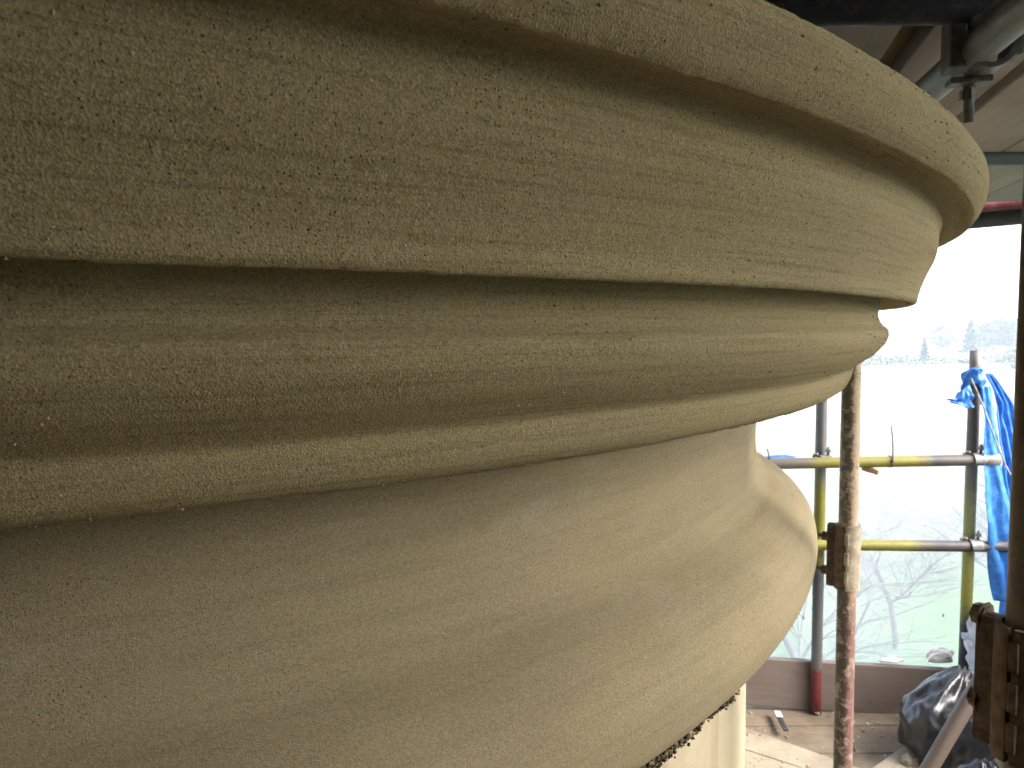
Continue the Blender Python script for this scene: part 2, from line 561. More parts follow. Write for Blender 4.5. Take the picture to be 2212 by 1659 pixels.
col_root = empty('stone_column', (AX.x, AX.y, -1.76))
tag(col_root, 'huge round brown sandstone column with stepped mouldings and a cream shaft', 'column')
CAP = [(0.700, 0.100), (0.780, 0.0935), (0.8550, 0.0832), (0.8690, 0.0812, 1), (0.8712, 0.0795), (0.8728, 0.0725), (0.8700, 0.0640), (0.8662, 0.0592, 1), (0.8640, 0.0592),
       (0.8580, 0.0612), (0.8520, 0.0602), (0.8496, 0.0535), (0.8484, 0.0420), (0.8432, 0.0295), (0.8395, 0.0195), (0.8388, 0.0145), (0.8374, 0.0126, 1), (0.8352, 0.0132), (0.8290, 0.0185),
       (0.8200, 0.0170), (0.8166, 0.0085), (0.8180, 0.0020), (0.8200, -0.0006), (0.8227, -0.0028, 1), (0.8231, -0.0060), (0.8212, -0.0115), (0.8158, -0.0180), (0.8092, -0.0230), (0.8046, -0.0260),
       (0.8022, -0.0286), (0.8017, -0.0320), (0.8002, -0.0370), (0.7972, -0.0415), (0.7922, -0.0445, 1), (0.7898, -0.0446), (0.7700, -0.0462), (0.7420, -0.0500)]
cap = revolve('moulded_cap', smooth_profile(CAP, 0.0018), dth=0.075, mat=MAT['cap'], parent=col_root,
              edges=[(0.8712, 0.0795, 0.003, 0.0028), (0.8662, 0.0592, 0.003, 0.0018), (0.8374, 0.0126, 0.003, 0.0016), (0.7922, -0.0445, 0.003, 0.0016)])
cap.location.z = 1.76
tag(cap, 'coarse brown stepped cap of sand-grained stone')
TOR = [(0.7440, -0.0480), (0.7372, -0.0580), (0.7342, -0.0760), (0.7334, -0.0930), (0.7345, -0.1060), (0.7365, -0.1140), (0.7430, -0.1225), (0.7520, -0.1280), (0.7620, -0.1340), (0.7710, -0.1415),
       (0.7775, -0.1500), (0.7806, -0.1600), (0.7807, -0.1700), (0.7782, -0.1800), (0.7730, -0.1882), (0.7630, -0.1955), (0.7510, -0.1995), (0.7380, -0.2015), (0.7260, -0.2025)]
tor = revolve('torus_moulding', smooth_profile(TOR, 0.003), dth=0.1, mat=MAT['torus'], parent=col_root, amp=0.7, pit_amp=0.4,
              edges=[])
tor.location.z = 1.76
tag(tor, 'smooth tan torus swelling below the narrow neck')
SH = [(0.7280, -0.196), (0.7285, -0.32), (0.7285, -0.6), (0.7285, -1.0), (0.7285, -5.2)]
sh = revolve('shaft', smooth_profile(SH, 0.02), dth=0.3, mat=MAT['shaft'], parent=col_root, amp=0.8)
sh.location.z = 1.76
tag(sh, 'smooth cream limestone shaft with brown run stains')
UP = [(0.700, 0.45), (0.700, 0.30), (0.700, 0.20), (0.700, 0.095)]
up = revolve('upper_drum', smooth_profile(UP, 0.02), dth=0.5, mat=MAT['cap'], parent=col_root, amp=0.8)
up.location.z = 1.76

def scatter_lumps(name, pts, sizes, mat, parent, squash=0.7):
    base = [(1, 0, 0), (-1, 0, 0), (0, 1, 0), (0, -1, 0), (0, 0, 1), (0, 0, -1)]
    fc = [(0, 2, 4), (2, 1, 4), (1, 3, 4), (3, 0, 4), (2, 0, 5), (1, 2, 5), (3, 1, 5), (0, 3, 5)]
    V, F = [], []
    for p, s in zip(pts, sizes):
        o = len(V)
        q = Matrix.Rotation(random.random() * 6.28, 3, Vector((random.gauss(0, 1), random.gauss(0, 1), random.gauss(0, 1))).normalized())
        for b in base:
            k = s * random.uniform(0.6, 1.25)
            V.append(Vector(p) + (q @ Vector(b)) * k)
        F += [tuple(o + i for i in f) for f in fc]
    return link(name, mesh_from(name, V, F), mat, parent)

def on_profile(prof, th, k, off=0.0):
    return Vector((prof[k, 0] * math.cos(th), prof[k, 0] * math.sin(th), prof[k, 1]))

# sand grains standing proud of the coarse cap
pc = smooth_profile(CAP, 0.0016)
pts, szs = [], []
for i in range(5000):
    k = random.randrange(110, len(pc) - 40)
    th = math.radians(random.uniform(-66, -18))
    pts.append(on_profile(pc, th, k))
    szs.append(random.choice((0.0004, 0.0005, 0.0006, 0.0007, 0.001)) * random.uniform(0.7, 1.1))
gk = NM('sand_grains', 0.7, 0.35)
gi = gk.n('ShaderNodeNewGeometry')
gk.color(gk.ramp(gi.outputs['Random Per Island'], [(0.0, (0.10, 0.075, 0.05)), (0.25, (0.22, 0.16, 0.09)), (0.6, (0.32, 0.265, 0.165)), (0.9, (0.45, 0.38, 0.24)), (1.0, (0.6, 0.54, 0.42))]))
gr = scatter_lumps('sand_grains', pts, szs, gk.m, col_root)
gr.location.z = 1.76
tag(gr, kind='stuff')

# dirty crust in the joint between torus and shaft
pts, szs = [], []
pt_ = smooth_profile(TOR, 0.002)
kk = [i for i in range(len(pt_)) if -0.1985 * D < pt_[i, 1] < -0.1865 * D]
for i in range(7000):
    th = math.radians(random.triangular(-60, -36.5, -46))
    lo = vnoise(np.array([th * 60.0]), np.array([3.3]))[0]
    if lo < 0.35 and random.random() < 0.85: continue
    k = random.choice(kk)
    q = on_profile(pt_, th, k)
    pts.append(q + Vector((0, 0, -abs(random.gauss(0, 0.005)) * lo)))
    szs.append(random.uniform(0.0007, 0.0028))
cru = scatter_lumps('mortar_crust', pts, szs, MAT['crust'], col_root)
cru.location.z = 1.76
tag(cru, 'dark dirty crust of mortar under the torus', kind='stuff')

# ------------------------------------------------------------------ deck overhead and floor
BU = Vector((0.235, 0.972, 0)).normalized()
BV = Vector((BU.y, -BU.x, 0))
def board_mesh(name, L, w, t, chamf=0.004):
    bm = bmesh.new()
    bm_box(bm, (0, 0, 0), (L, w, t), bevel=chamf)
    return mesh_bm(name, bm)

ceil_root = empty('ceiling', (0, 0, 0.485))
tag(ceil_root, 'deck of pale weathered scaffold boards overhead', kind='structure')
CZ = 0.485
ang_u = math.atan2(BU.y, BU.x)
DU1 = 3.52      # far end of the deck; unseen near ends cut back at right, added to let light in
edges_v = [0.360 - 0.228 * k for k in range(13, 0, -1)] + [0.360, 0.590, 0.812, 1.030, 1.256, 1.482, 1.708]
bme = {}
for i, v0 in enumerate(edges_v[:-1]):
    v1 = edges_v[i + 1]
    lo, hi = v0 + 0.002, v1 - 0.002
    if abs(v1 - 0.360) < 1e-6: hi = 0.312
    if abs(v0 - 0.590) < 1e-6: lo = 0.600
    if abs(v1 - 0.590) < 1e-6: hi = 0.572
    w = round(hi - lo, 4)
    DU0 = 1.0 if v0 > 0.95 else -0.9
    if v0 > 1.2: DU0 = 0.35
    if v0 > 1.6: DU0 = -0.9
    key = (w, DU0)
    if key not in bme:
        bme[key] = board_mesh('deck_board', DU1 - DU0, w, 0.038)
    o = link('board', bme[key], MAT['deck'], ceil_root)
    u0 = (DU0 + DU1) / 2 + random.uniform(-0.04, 0.04)
    c = BU * u0 + BV * ((lo + hi) / 2)
    o.location = (c.x, c.y, 0.019 + random.uniform(-0.002, 0.003))
    o.rotation_euler = (random.uniform(-0.004, 0.004), 0, ang_u)
# boards lapped over the two wide gaps, brown side down
DU0 = 0.98
for vc, w in ((0.336, 0.2), (0.586, 0.2)):
    o = link('lapped_board', board_mesh('lapped_board', DU1 - DU0, w, 0.038), MAT['deck_brown'], ceil_root)
    c = BU * ((DU0 + DU1) / 2) + BV * vc
    o.location = (c.x, c.y, 0.0625)
    o.rotation_euler = (0, 0, ang_u)

fl_root = empty('floor', (0, 0, -1.76))
tag(fl_root, 'dusty boarded scaffold platform', kind='structure')
fbm = board_mesh('floor_board', 3.9, 0.222, 0.038)
y = 3.62
i = 0
while y > -2.6:
    for xc in ((-2.15, 1.78) if i % 2 == 0 else (-1.85, 2.08)):
        o = link('board', fbm, MAT['floor'], fl_root)
        o.location = (xc, y - 0.111, -0.019 + random.uniform(-0.003, 0.002) - 0.003)
        o.rotation_euler = (random.uniform(-0.005, 0.005), 0, random.uniform(-0.002, 0.002))
    y -= 0.228
    i += 1
# plywood sheets laid askew on the boards
def sheet(name, corners, z0, t, mat, parent):
    bm = bmesh.new()
    b = [bm.verts.new((c[0], c[1], z0)) for c in corners]
    tt = [bm.verts.new((c[0], c[1], z0 + t)) for c in corners]
    n = len(b)
    bm.faces.new(b[::-1]); bm.faces.new(tt)
    for i in range(n):
        j = (i + 1) % n
        bm.faces.new((b[i], b[j], tt[j], tt[i]))
    bmesh.ops.recalc_face_normals(bm, faces=bm.faces)
    return link(name, mesh_bm(name, bm), mat, parent)
FZ = -1.76
def fz(x, y): return at_z(x, y, FZ + 0.018)
p1, p2 = fz(1560, 1556), fz(1720, 1612)
dv = (p2 - p1).normalized()
q1, q2 = fz(1560, 1603), fz(1740, 1661)
dq = (q2 - q1).normalized()
pl = sheet('plywood_sheet', [p1 - dv * 0.5, p1 + dv * 0.62, fz(1990, 1585), q1 + dq * 1.3 + Vector((0.2, 0.0, 0)), q2 + dq * 0.25, q1 - dq * 0.5], 0.002, 0.018, MAT['ply'], fl_root)
pl2 = sheet('plywood_sheet', [q1 - dq * 0.5 + Vector((-0.004, -0.007, 0)), q2 + dq * 0.25 + Vector((-0.004, -0.007, 0)), q2 + dq * 0.9 + Vector((0.05, -0.9, 0)), q1 - dq * 0.5 + Vector((-0.3, -1.2, 0))], 0.003, 0.018, MAT['ply'], fl_root)
pl2.location.z = 0.0

# crumbs of mortar on the platform
pts, szs = [], []
for i in range(1500):
    x, y = random.uniform(0.75, 2.4), random.uniform(2.3, 3.48)
    if vnoise(np.array([x * 7]), np.array([y * 7]))[0] < 0.45: continue
    pts.append(Vector((x, y, 0.022)))
    szs.append(random.choice((0.002, 0.003, 0.003, 0.004, 0.006, 0.010)))
cb = scatter_lumps('mortar_crumbs', pts, szs, simple('mortar_crumbs', (0.45, 0.40, 0.30), (0.12, 0.09, 0.06), 18, 0.95, 0.1), fl_root)
tag(cb, kind='stuff')

# unseen wall behind the camera, added to darken the stone's left side
MAT['rubble'] = simple('shade_wall_stone', (0.15, 0.115, 0.075), (0.10, 0.078, 0.05), 6, 0.95, 0.1, 0.01, 14)
WB_Y, WB_X0, WB_X1 = -0.45, -3.6, 2.3
wb = empty('shade_wall_back', (0, WB_Y, -9.0))
tag(wb, 'added dark wall out of view behind the camera, shading the stone', kind='structure')
bm = bmesh.new()
bm_box(bm, ((WB_X0 + WB_X1) / 2, -0.3, 5.6), (WB_X1 - WB_X0, 0.5, 11.6))
link('shade_wall_block', mesh_bm('shade_wall_block', bm), MAT['rubble'], wb)
wl = empty('shade_wall_left', (WB_X0, 0, -9.0))  # unseen side wall, added to keep light out on the left
tag(wl, 'added dark wall out of view left of the column, shutting out light', kind='structure')
bm = bmesh.new()
bm_box(bm, (-0.25, 0.7, 5.6), (0.5, 3.4, 11.6))
link('shade_wall_block', mesh_bm('shade_wall_block', bm), MAT['rubble'], wl)

# ------------------------------------------------------------------ tubes and couplers
TR = 0.02415
def tube_mesh(name, L, seg=28, dents=True):
    bm = bmesh.new()
    n = max(2, int(L / 0.08))
    rings = []
    for i in range(n + 1):
        z = L * i / n
        ring = []
        for k in range(seg):
            t = 2 * math.pi * k / seg
            r = TR
            ring.append(bm.verts.new((r * math.cos(t), r * math.sin(t), z)))
        rings.append(ring)
    for a, b in zip(rings, rings[1:]):
        for k in range(seg):
            j = (k + 1) % seg
            bm.faces.new((a[k], a[j], b[j], b[k]))
    for ring, z0, sgn in ((rings[-1], L, -1), (rings[0], 0, 1)):
        inn = [bm.verts.new((v.co.x * 0.84, v.co.y * 0.84, z0)) for v in ring]
        dp = [bm.verts.new((v.co.x * 0.84, v.co.y * 0.84, z0 + sgn * 0.12)) for v in ring]
        for k in range(seg):
            j = (k + 1) % seg
            bm.faces.new((ring[k], ring[j], inn[j], inn[k]) if sgn < 0 else (ring[j], ring[k], inn[k], inn[j]))
            bm.faces.new((inn[k], inn[j], dp[j], dp[k]) if sgn < 0 else (inn[j], inn[k], dp[k], dp[j]))
    me = mesh_bm(name, bm, True)
    return me

def tube(p0, p1, mat, label, group=None, name='scaffold_tube'):
    p0, p1 = Vector(p0), Vector(p1)
    d = p1 - p0
    o = link(name, tube_mesh(name, d.length), mat)
    o.location = p0
    z = d.normalized()
    ref = Vector((1, 0, 0)) if abs(z.x) < 0.9 else Vector((0, 0, 1))
    x = (ref - z * ref.dot(z)).normalized()
    yv = z.cross(x)
    o.rotation_euler = Matrix(((x.x, yv.x, z.x), (x.y, yv.y, z.y), (x.z, yv.z, z.z))).to_euler()
    try:
        o.data.polygons.foreach_set('use_smooth', [True] * len(o.data.polygons))
    except Exception: pass
    tag(o, label, 'scaffold tube', group)
    return o

# standards
near_b = at_y(1815, 1640, 2.08); near_x = near_b.x
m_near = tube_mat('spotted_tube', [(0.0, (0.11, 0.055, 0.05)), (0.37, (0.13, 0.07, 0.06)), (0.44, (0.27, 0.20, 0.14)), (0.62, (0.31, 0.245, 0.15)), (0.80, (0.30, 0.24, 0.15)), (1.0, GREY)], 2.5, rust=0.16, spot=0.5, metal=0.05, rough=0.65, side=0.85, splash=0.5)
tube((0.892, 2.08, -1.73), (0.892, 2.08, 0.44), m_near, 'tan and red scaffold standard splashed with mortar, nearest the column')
BPX = 1.372
m_back = tube_mat('grey_yellow_tube', [(0.0, RED), (0.088, RED), (0.105, GREY), (0.28, DGREY), (0.34, YEL), (0.44, YEL), (0.5, GREY), (0.7, GREY), (1.0, GREY)], 2.3, rust=0.18, spot=0.22, metal=0.3)
tube((BPX, 3.5, FZ), (BPX, 3.5, 0.44), m_back, 'grey scaffold standard with red foot and yellow paint by the toe board')
RPX = 2.012
m_right = tube_mat('olive_tube', [(0.0, DGREY), (0.25, DGREY), (0.33, (0.22, 0.22, 0.04)), (0.58, (0.20, 0.22, 0.09)), (0.66, (0.12, 0.12, 0.10)), (0.80, (0.09, 0.075, 0.07)), (1.0, (0.13, 0.12, 0.12))], 1.64, rust=0.25, spot=0.25, metal=0.25)
tube((RPX, 3.45, FZ), (RPX + 0.006, 3.45, -0.112), m_right, 'short scaffold standard with open top, blue tarpaulin tied round it')
NPX, NPY = 0.5665, 0.85
m_edge = tube_mat('brown_rust_tube', [(0.0, (0.22, 0.20, 0.05)), (0.5, (0.085, 0.062, 0.042)), (0.75, (0.06, 0.042, 0.034)), (1.0, (0.04, 0.034, 0.038))], 2.25, rust=0.3, spot=0.45, metal=0.05, rough=0.8)
tube((NPX - 0.004, NPY, -1.74), (NPX + 0.004, NPY, 0.47), m_edge, 'dark rusty brown scaffold standard close to the camera at the right edge')

# guard rails
m_r1 = tube_mat('yellow_rail_tube', [(0.0, GREY), (0.50, (0.09, 0.085, 0.07)), (0.54, YEL), (0.79, YEL), (0.83, DGREY), (0.95, (0.06, 0.06, 0.05)), (1.0, GREY)], 1.68, rust=0.3, spot=0.2, metal=0.05, rough=0.7)
ra, rb = at_y(1590, 1003, 3.452), at_y(2096, 994, 3.402)
dr = (rb - ra).normalized()
tube(ra - dr * 0.55, rb + dr * 0.12, m_r1, 'upper guard rail tube of grey and yellow paint')
m_r2 = tube_mat('lower_rail_tube', [(0.0, GREY), (0.34, GREY), (0.39, YEL), (0.58, YEL), (0.64, DGREY), (0.9, (0.05, 0.055, 0.065)), (1.0, GREY)], 2.155, rust=0.3, spot=0.25, metal=0.05, rough=0.7)
ra2, rb2 = at_y(1700, 1176, 3.452), at_y(2096, 1180, 3.402)
dr2 = (rb2 - ra2).normalized()
tube(ra2 - dr2 * 0.75, rb2 + dr2 * 0.62, m_r2, 'lower guard rail tube, yellow at left and dark at right')

# leaning tube at the lower right
m_lean = tube_mat('leaning_tube', [(0.0, (0.075, 0.06, 0.05)), (0.5, (0.08, 0.07, 0.06)), (1.0, (0.07, 0.065, 0.062))], 2.2, rust=0.3, spot=0.08, metal=0.2, rough=0.6)
la, lb = at_y(2008, 1659, 2.40), at_y(2142, 1430, 2.44)
dl = (lb - la).normalized()
tube(la - dl * ((la.z - FZ - 0.02) / dl.z), lb + dl * 0.9, m_lean, 'dull grey tube leaning in front of the black bags')

# tubes under the deck
m_dark = tube_mat('dark_blue_tube', [(0.0, (0.04, 0.05, 0.075)), (0.5, (0.045, 0.055, 0.08)), (1.0, (0.05, 0.05, 0.06))], 4.2, rust=0.2, spot=0.3, metal=0.35, splash=0.12)
tube((-0.2, 1.16, 0.446), (3.0, 1.12, 0.446), m_dark, 'dark bluish tube crossing under the deck at the top edge')
m_diag = tube_mat('galvanised_diag_tube', [(0.0, (0.20, 0.19, 0.12)), (0.3, (0.22, 0.21, 0.17)), (0.5, (0.26, 0.28, 0.30)), (1.0, (0.24, 0.26, 0.28))], 4.0, rust=0.15, spot=0.1, metal=0.45, rough=0.4)
ta, tb = at_z(2003, 198, 0.388), at_z(2179, 46, 0.388)
dt = (ta - tb).normalized()
tube(tb - dt * 1.6, ta + dt * 0.9, m_diag, 'galvanised tube running away under the deck boards, held by a coupler')
m_t2 = tube_mat('teal_grey_tube', [(0.0, (0.13, 0.16, 0.18)), (1.0, (0.14, 0.17, 0.185))], 3.2, rust=0.12, spot=0.12, metal=0.3)
ba = at_y(2150, 341, 2.3)
tube((ba.x - 2.2, 2.31, ba.z + 0.004), (ba.x + 1.3, 2.29, ba.z), m_t2, 'teal grey transom tube under the pale boards')
m_red = tube_mat('red_tube', [(0.0, RED), (0.55, RED), (0.60, (0.38, 0.04, 0.05)), (1.0, (0.35, 0.04, 0.05))], 2.6, rust=0.12, spot=0.1, metal=0.05, splash=0.1)
xa, xb = at_y(2120, 447, 3.32), at_y(2200, 439, 3.24)
dx = (xb - xa).normalized()
tube(xa - dx * 1.0, xb + dx * 0.9, m_red, 'red painted tube at the far end of the deck')
xa, xb = at_y(2115, 476, 2.50), at_y(2200, 468, 2.42)
dx = (xb - xa).normalized()
tube(xa - dx * 0.7, xb + dx * 0.8, tube_mat('navy_tube', [(0.0, (0.05, 0.06, 0.085)), (1.0, (0.055, 0.06, 0.075))], 2.0, rust=0.15, spot=0.2, metal=0.3, splash=0.1), 'dark navy tube just below the red tube')

# couplers
def band(bm, axis, r, w, t, a0, a1, seg=18):
    """curved strap about local axis ('x' or 'z')"""
    prev = None
    for i in range(seg + 1):
        a = math.radians(a0 + (a1 - a0) * i / seg)
        ring = []
        for rr, ww in ((r, -w / 2), (r + t, -w / 2), (r + t, w / 2), (r, w / 2)):
            c, s = rr * math.cos(a), rr * math.sin(a)
            co = (c, s, ww) if axis == 'z' else (ww, c, s)
            ring.append(bm.verts.new(co))
        if prev:
            for k in range(4):
                j = (k + 1) % 4
                bm.faces.new((prev[k], prev[j], ring[j], ring[k]))
        else:
            bm.faces.new(ring[::-1])
        prev = ring
    bm.faces.new(prev)
    bmesh.ops.recalc_face_normals(bm, faces=bm.faces)

def make_bolt(parent, p0, p1, mat, r=0.006):
    bm = bmesh.new()
    p0, p1 = Vector(p0), Vector(p1)
    d = (p1 - p0).normalized()
    bm_cyl(bm, p0, p1, r, seg=10)
    b = link('bolt', mesh_bm('bolt', bm, True), mat, parent)
    bm = bmesh.new()
    n0 = p0 + (p1 - p0) * 0.45
    bm_cyl(bm, n0, n0 + d * 0.014, 0.0125, seg=6)
    link('nut', mesh_bm('nut', bm), mat, b)
    return b

def right_angle_coupler(loc, rot, label, mat, name='scaffold_coupler'):
    """vertical tube along local z at the origin, horizontal tube along local x at y = -0.05"""
    root = empty(name, loc, rot)
    bm = bmesh.new()
    band(bm, 'z', TR + 0.0005, 0.05, 0.006, -210, 30)
    link('vertical_clamp', mesh_bm('vertical_clamp', bm), mat, root)
    bm = bmesh.new()
    band(bm, 'x', TR + 0.0005, 0.05, 0.006, -60, 200)
    bmesh.ops.translate(bm, vec=(0, -0.0505, 0), verts=bm.verts)
    link('horizontal_clamp', mesh_bm('horizontal_clamp', bm), mat, root)
    for sx in (-1, 1):
        bm = bmesh.new()
        bm_box(bm, (sx * 0.031, -0.018, 0.004), (0.016, 0.034, 0.044), bevel=0.004)
        link('saddle', mesh_bm('saddle', bm), mat, root)
    make_bolt(root, (-0.034, -0.005, 0.012), (-0.036, -0.052, 0.036), mat)
    make_bolt(root, (0.012, -0.050, 0.024), (0.014, -0.052, 0.068), mat)
    tag(root, label, 'coupler', 'couplers joining the guard rails')
    return root
def rail_pt(a, b, x):
    t = (x - a.x) / (b.x - a.x)
    return a + (b - a) * t
c1 = rail_pt(ra, rb, BPX); c2 = rail_pt(ra, rb, RPX); c3 = rail_pt(ra2, rb2, RPX); c4 = rail_pt(ra2, rb2, BPX)
right_angle_coupler((BPX, 3.5, c1.z), (0, 0, 0), 'coupler joining the upper rail to the grey red-footed standard', MAT['galv'])
right_angle_coupler((RPX, 3.45, c2.z), (0, 0, 0), 'coupler joining the upper rail to the short tarpaulin standard', MAT['galv'])
right_angle_coupler((RPX, 3.45, c3.z), (0, 0, 0), 'coupler joining the lower rail to the short standard', MAT['galv'])

# coupler under the deck where the two ceiling tubes cross
cc = at_z(2092, 118, 0.388)
kc = empty('scaffold_coupler', (0.676, 1.155, 0.388), (0, 0, math.radians(-12)))
tag(kc, 'dark coupler with a hanging bolt where two tubes cross under the deck', 'coupler')
mdk = MAT['galv']
bm = bmesh.new()
band(bm, 'z', TR + 0.0005, 0.055, 0.007, 150, 390)
bmesh.ops.rotate(bm, cent=(0, 0, 0), matrix=Matrix.Rotation(math.radians(90), 3, 'X'), verts=bm.verts)
link('lower_clamp', mesh_bm('lower_clamp', bm), mdk, kc)
bm = bmesh.new()
band(bm, 'x', TR + 0.0005, 0.055, 0.007, -60, 240)
bmesh.ops.translate(bm, vec=(0, 0.0, 0.056), verts=bm.verts)
link('upper_clamp', mesh_bm('upper_clamp', bm), mdk, kc)
bm = bmesh.new()
bm_box(bm, (-0.040, 0.008, 0.012), (0.022, 0.05, 0.075), bevel=0.004)
link('body', mesh_bm('body', bm), mdk, kc)
bm = bmesh.new()
bm_box(bm, (0.034, 0.0, 0.010), (0.014, 0.045, 0.05), bevel=0.004)
link('body', mesh_bm('body', bm), mdk, kc)
bm = bmesh.new()
bm_box(bm, (-0.012, 0.03, -0.034), (0.056, 0.03, 0.009), bevel=0.002)
link('flap', mesh_bm('flap', bm), mdk, kc)
make_bolt(kc, (-0.012, 0.035, -0.005), (-0.004, 0.050, -0.088), mdk, 0.0075)

def sleeve_coupler(loc, rotz, L, label, mat_a, mat_b, bolt_z=(-0.27, 0.27), bolt_l=0.078, name='sleeve_coupler'):
    root = empty(name, loc, (0, 0, rotz))
    for a0, mm in ((95, mat_a), (-85, mat_b)):
        bm = bmesh.new()
        band(bm, 'z', TR + 0.0006, L, 0.0075, a0, a0 + 170, seg=16)
        link('half_shell', mesh_bm('half_shell', bm), mm, root)
    # clamping lugs on the open side (local -x) with two bolts
    for s in (-1, 1):
        bm = bmesh.new()
        bm_box(bm, (-0.040, s * 0.0085, 0), (0.022, 0.007, L * 0.98), bevel=0.002)
        link('flange', mesh_bm('flange', bm), mat_a, root)
    for z in (bolt_z[0] * L, bolt_z[1] * L):
        make_bolt(root, (-0.030, 0.0, z), (-bolt_l, 0.0, z + 0.002), MAT['rust'], 0.005)
        bm = bmesh.new()
        bm_cyl(bm, (-0.046, 0, z), (-0.060, 0, z), 0.017, 0.008, 10)
        link('washer_cone', mesh_bm('washer_cone', bm), MAT['rust'], root)
    for z in (-0.30 * L, 0.0, 0.30 * L):      # raised slots cast in the shell
        bm = bmesh.new()
        bm_box(bm, (0.004, -TR - 0.0075, z), (0.011, 0.006, 0.034), bevel=0.0028)
        link('cast_lug', mesh_bm('cast_lug', bm), mat_b, root)
    tag(root, label, 'coupler')
    return root
zc = at_y(1823, 1209, 2.05).z
sleeve_coupler((0.892, 2.08, zc), math.radians(-35), 0.172, 'mortar-splashed sleeve coupler with two rusty bolts on the tan standard', MAT['rust'], MAT['mortar'])
zc2 = at_y(2170, 1492, 0.85).z
sleeve_coupler((NPX - 0.002, NPY, zc2), math.radians(-62), 0.150, 'rusted sleeve coupler on the dark standard close to the camera', MAT['rust'], MAT['rust'], (-0.2, 0.46), 0.062)

# unseen screen along the right side, added to block light bounced from below
MAT['screen'] = simple('light_block_sheet', (0.06, 0.055, 0.045), (0.045, 0.04, 0.035), 5, 0.7, 0.3, 0.01, 20)
V, F = [], []
for i in range(61):
    yy_ = -0.6 + 4.0 * i / 60
    for j in range(13):
        z_ = FZ - 0.15 + (1.76 + 0.15 - 0.5) * j / 12
        V.append((2.66 + 0.03 * math.sin(yy_ * 9) * (1 - j / 14) + 0.012 * math.sin(yy_ * 23 + j), yy_, z_))
for i in range(60):
    for j in range(12):
        a = i * 13 + j
        F.append((a, a + 1, a + 14, a + 13))
o = link('light_block_screen', mesh_from('light_block_screen', V, F, True), MAT['screen'])
md = o.modifiers.new('thick', 'SOLIDIFY'); md.thickness = 0.002
tag(o, 'added dull brown screen out of view at right, blocking light from below', 'tarpaulin')

# ------------------------------------------------------------------ toe board and small things on the platform
ta_, tb_ = at_y(1640, 1423, 3.535), at_y(2080, 1450, 3.475)
dd = (tb_ - ta_); dd.normalize()
tL = 3.9
bm = bmesh.new()
bm_box(bm, (0, 0, -0.1125), (tL, 0.036, 0.225), bevel=0.004)
toe = link('toe_board', mesh_bm('toe_board', bm), MAT['toe'])
mid = ta_ + dd * 0.9
toe.location = mid + Vector((0, 0.018, 0))
toe.rotation_euler = (0, -math.asin(dd.z) , math.atan2(dd.y, dd.x))
tag(toe, 'dull brown toe board on edge behind the standards', 'board')

def cloth(name, left, right, rows, cols, mat, fold=0.02, nf=5, seed=0, sub=True, thick=0.0012, crumple=0.01):
    """sheet between two 3-D boundary curves with folds across it"""
    def samp(c, t):
        n = len(c) - 1
        f = t * n
        i = min(int(f), n - 1)
        a, b = Vector(c[i]), Vector(c[i + 1])
        return a.lerp(b, f - i)
    V, F = [], []
    for i in range(rows + 1):
        t = i / rows
        a, b = samp(left, t), samp(right, t)
        for j in range(cols + 1):
            s = j / cols
            p = a.lerp(b, s)
            k = fold * math.sin(s * nf * math.pi + 2.2 * math.sin(t * 3 + seed)) * (0.35 + 0.65 * t)
            k += (vnoise(np.array([s * 7 + seed * 9.1]), np.array([t * 13 + seed]))[0] - 0.5) * crumple * 2
            k += (vnoise(np.array([s * 19 + seed]), np.array([t * 31 + seed * 3]))[0] - 0.5) * crumple
            V.append(p + Vector((0.25 * k, -k, 0)))
    for i in range(rows):
        for j in range(cols):
            a = i * (cols + 1) + j
            F.append((a, a + 1, a + cols + 2, a + cols + 1))
    o = link(name, mesh_from(name, V, F, True), mat)
    if sub:
        md = o.modifiers.new('sub', 'SUBSURF'); md.levels = 1; md.render_levels = 1
    md = o.modifiers.new('thick', 'SOLIDIFY'); md.thickness = thick
    return o

# blue tarpaulin: hanging sheet, knot round the standard and loose tail
tarp = empty('blue_tarpaulin', (RPX, 3.42, FZ))
tag(tarp, 'crumpled blue tarpaulin tied to the top of the short standard and hanging down', 'tarpaulin')
def rel(o, root):
    o.parent = root
    o.matrix_parent_inverse = Matrix.Translation(-Vector(root.location))
    return o
Yt = 3.38
L1 = [at_y(x, y, Yt) for x, y in ((2118, 835), (2122, 900), (2124, 980), (2126, 1060), (2128, 1120), (2133, 1180), (2140, 1240), (2150, 1300))]
R1 = [at_y(x, y, Yt + 0.02) for x, y in ((2140, 832), (2150, 900), (2162, 980), (2176, 1060), (2188, 1120), (2196, 1180), (2200, 1240), (2200, 1290))]
rel(cloth('hanging_sheet', L1, R1, 40, 14, MAT['tarp'], 0.014, 3, 1, crumple=0.006), tarp)
L2 = [at_y(x, y, Yt + 0.09) for x, y in ((2132, 808), (2150, 880), (2158, 960), (2165, 1060), (2170, 1160), (2172, 1260), (2172, 1345))]
R2 = [at_y(x, y, Yt + 0.12) for x, y in ((2140, 806), (2186, 866), (2206, 930), (2225, 1060), (2232, 1160), (2232, 1260), (2228, 1345))]
rel(cloth('bunched_back_sheet', L2, R2, 40, 18, MAT['tarp'], 0.025, 7, 2, crumple=0.014), tarp)
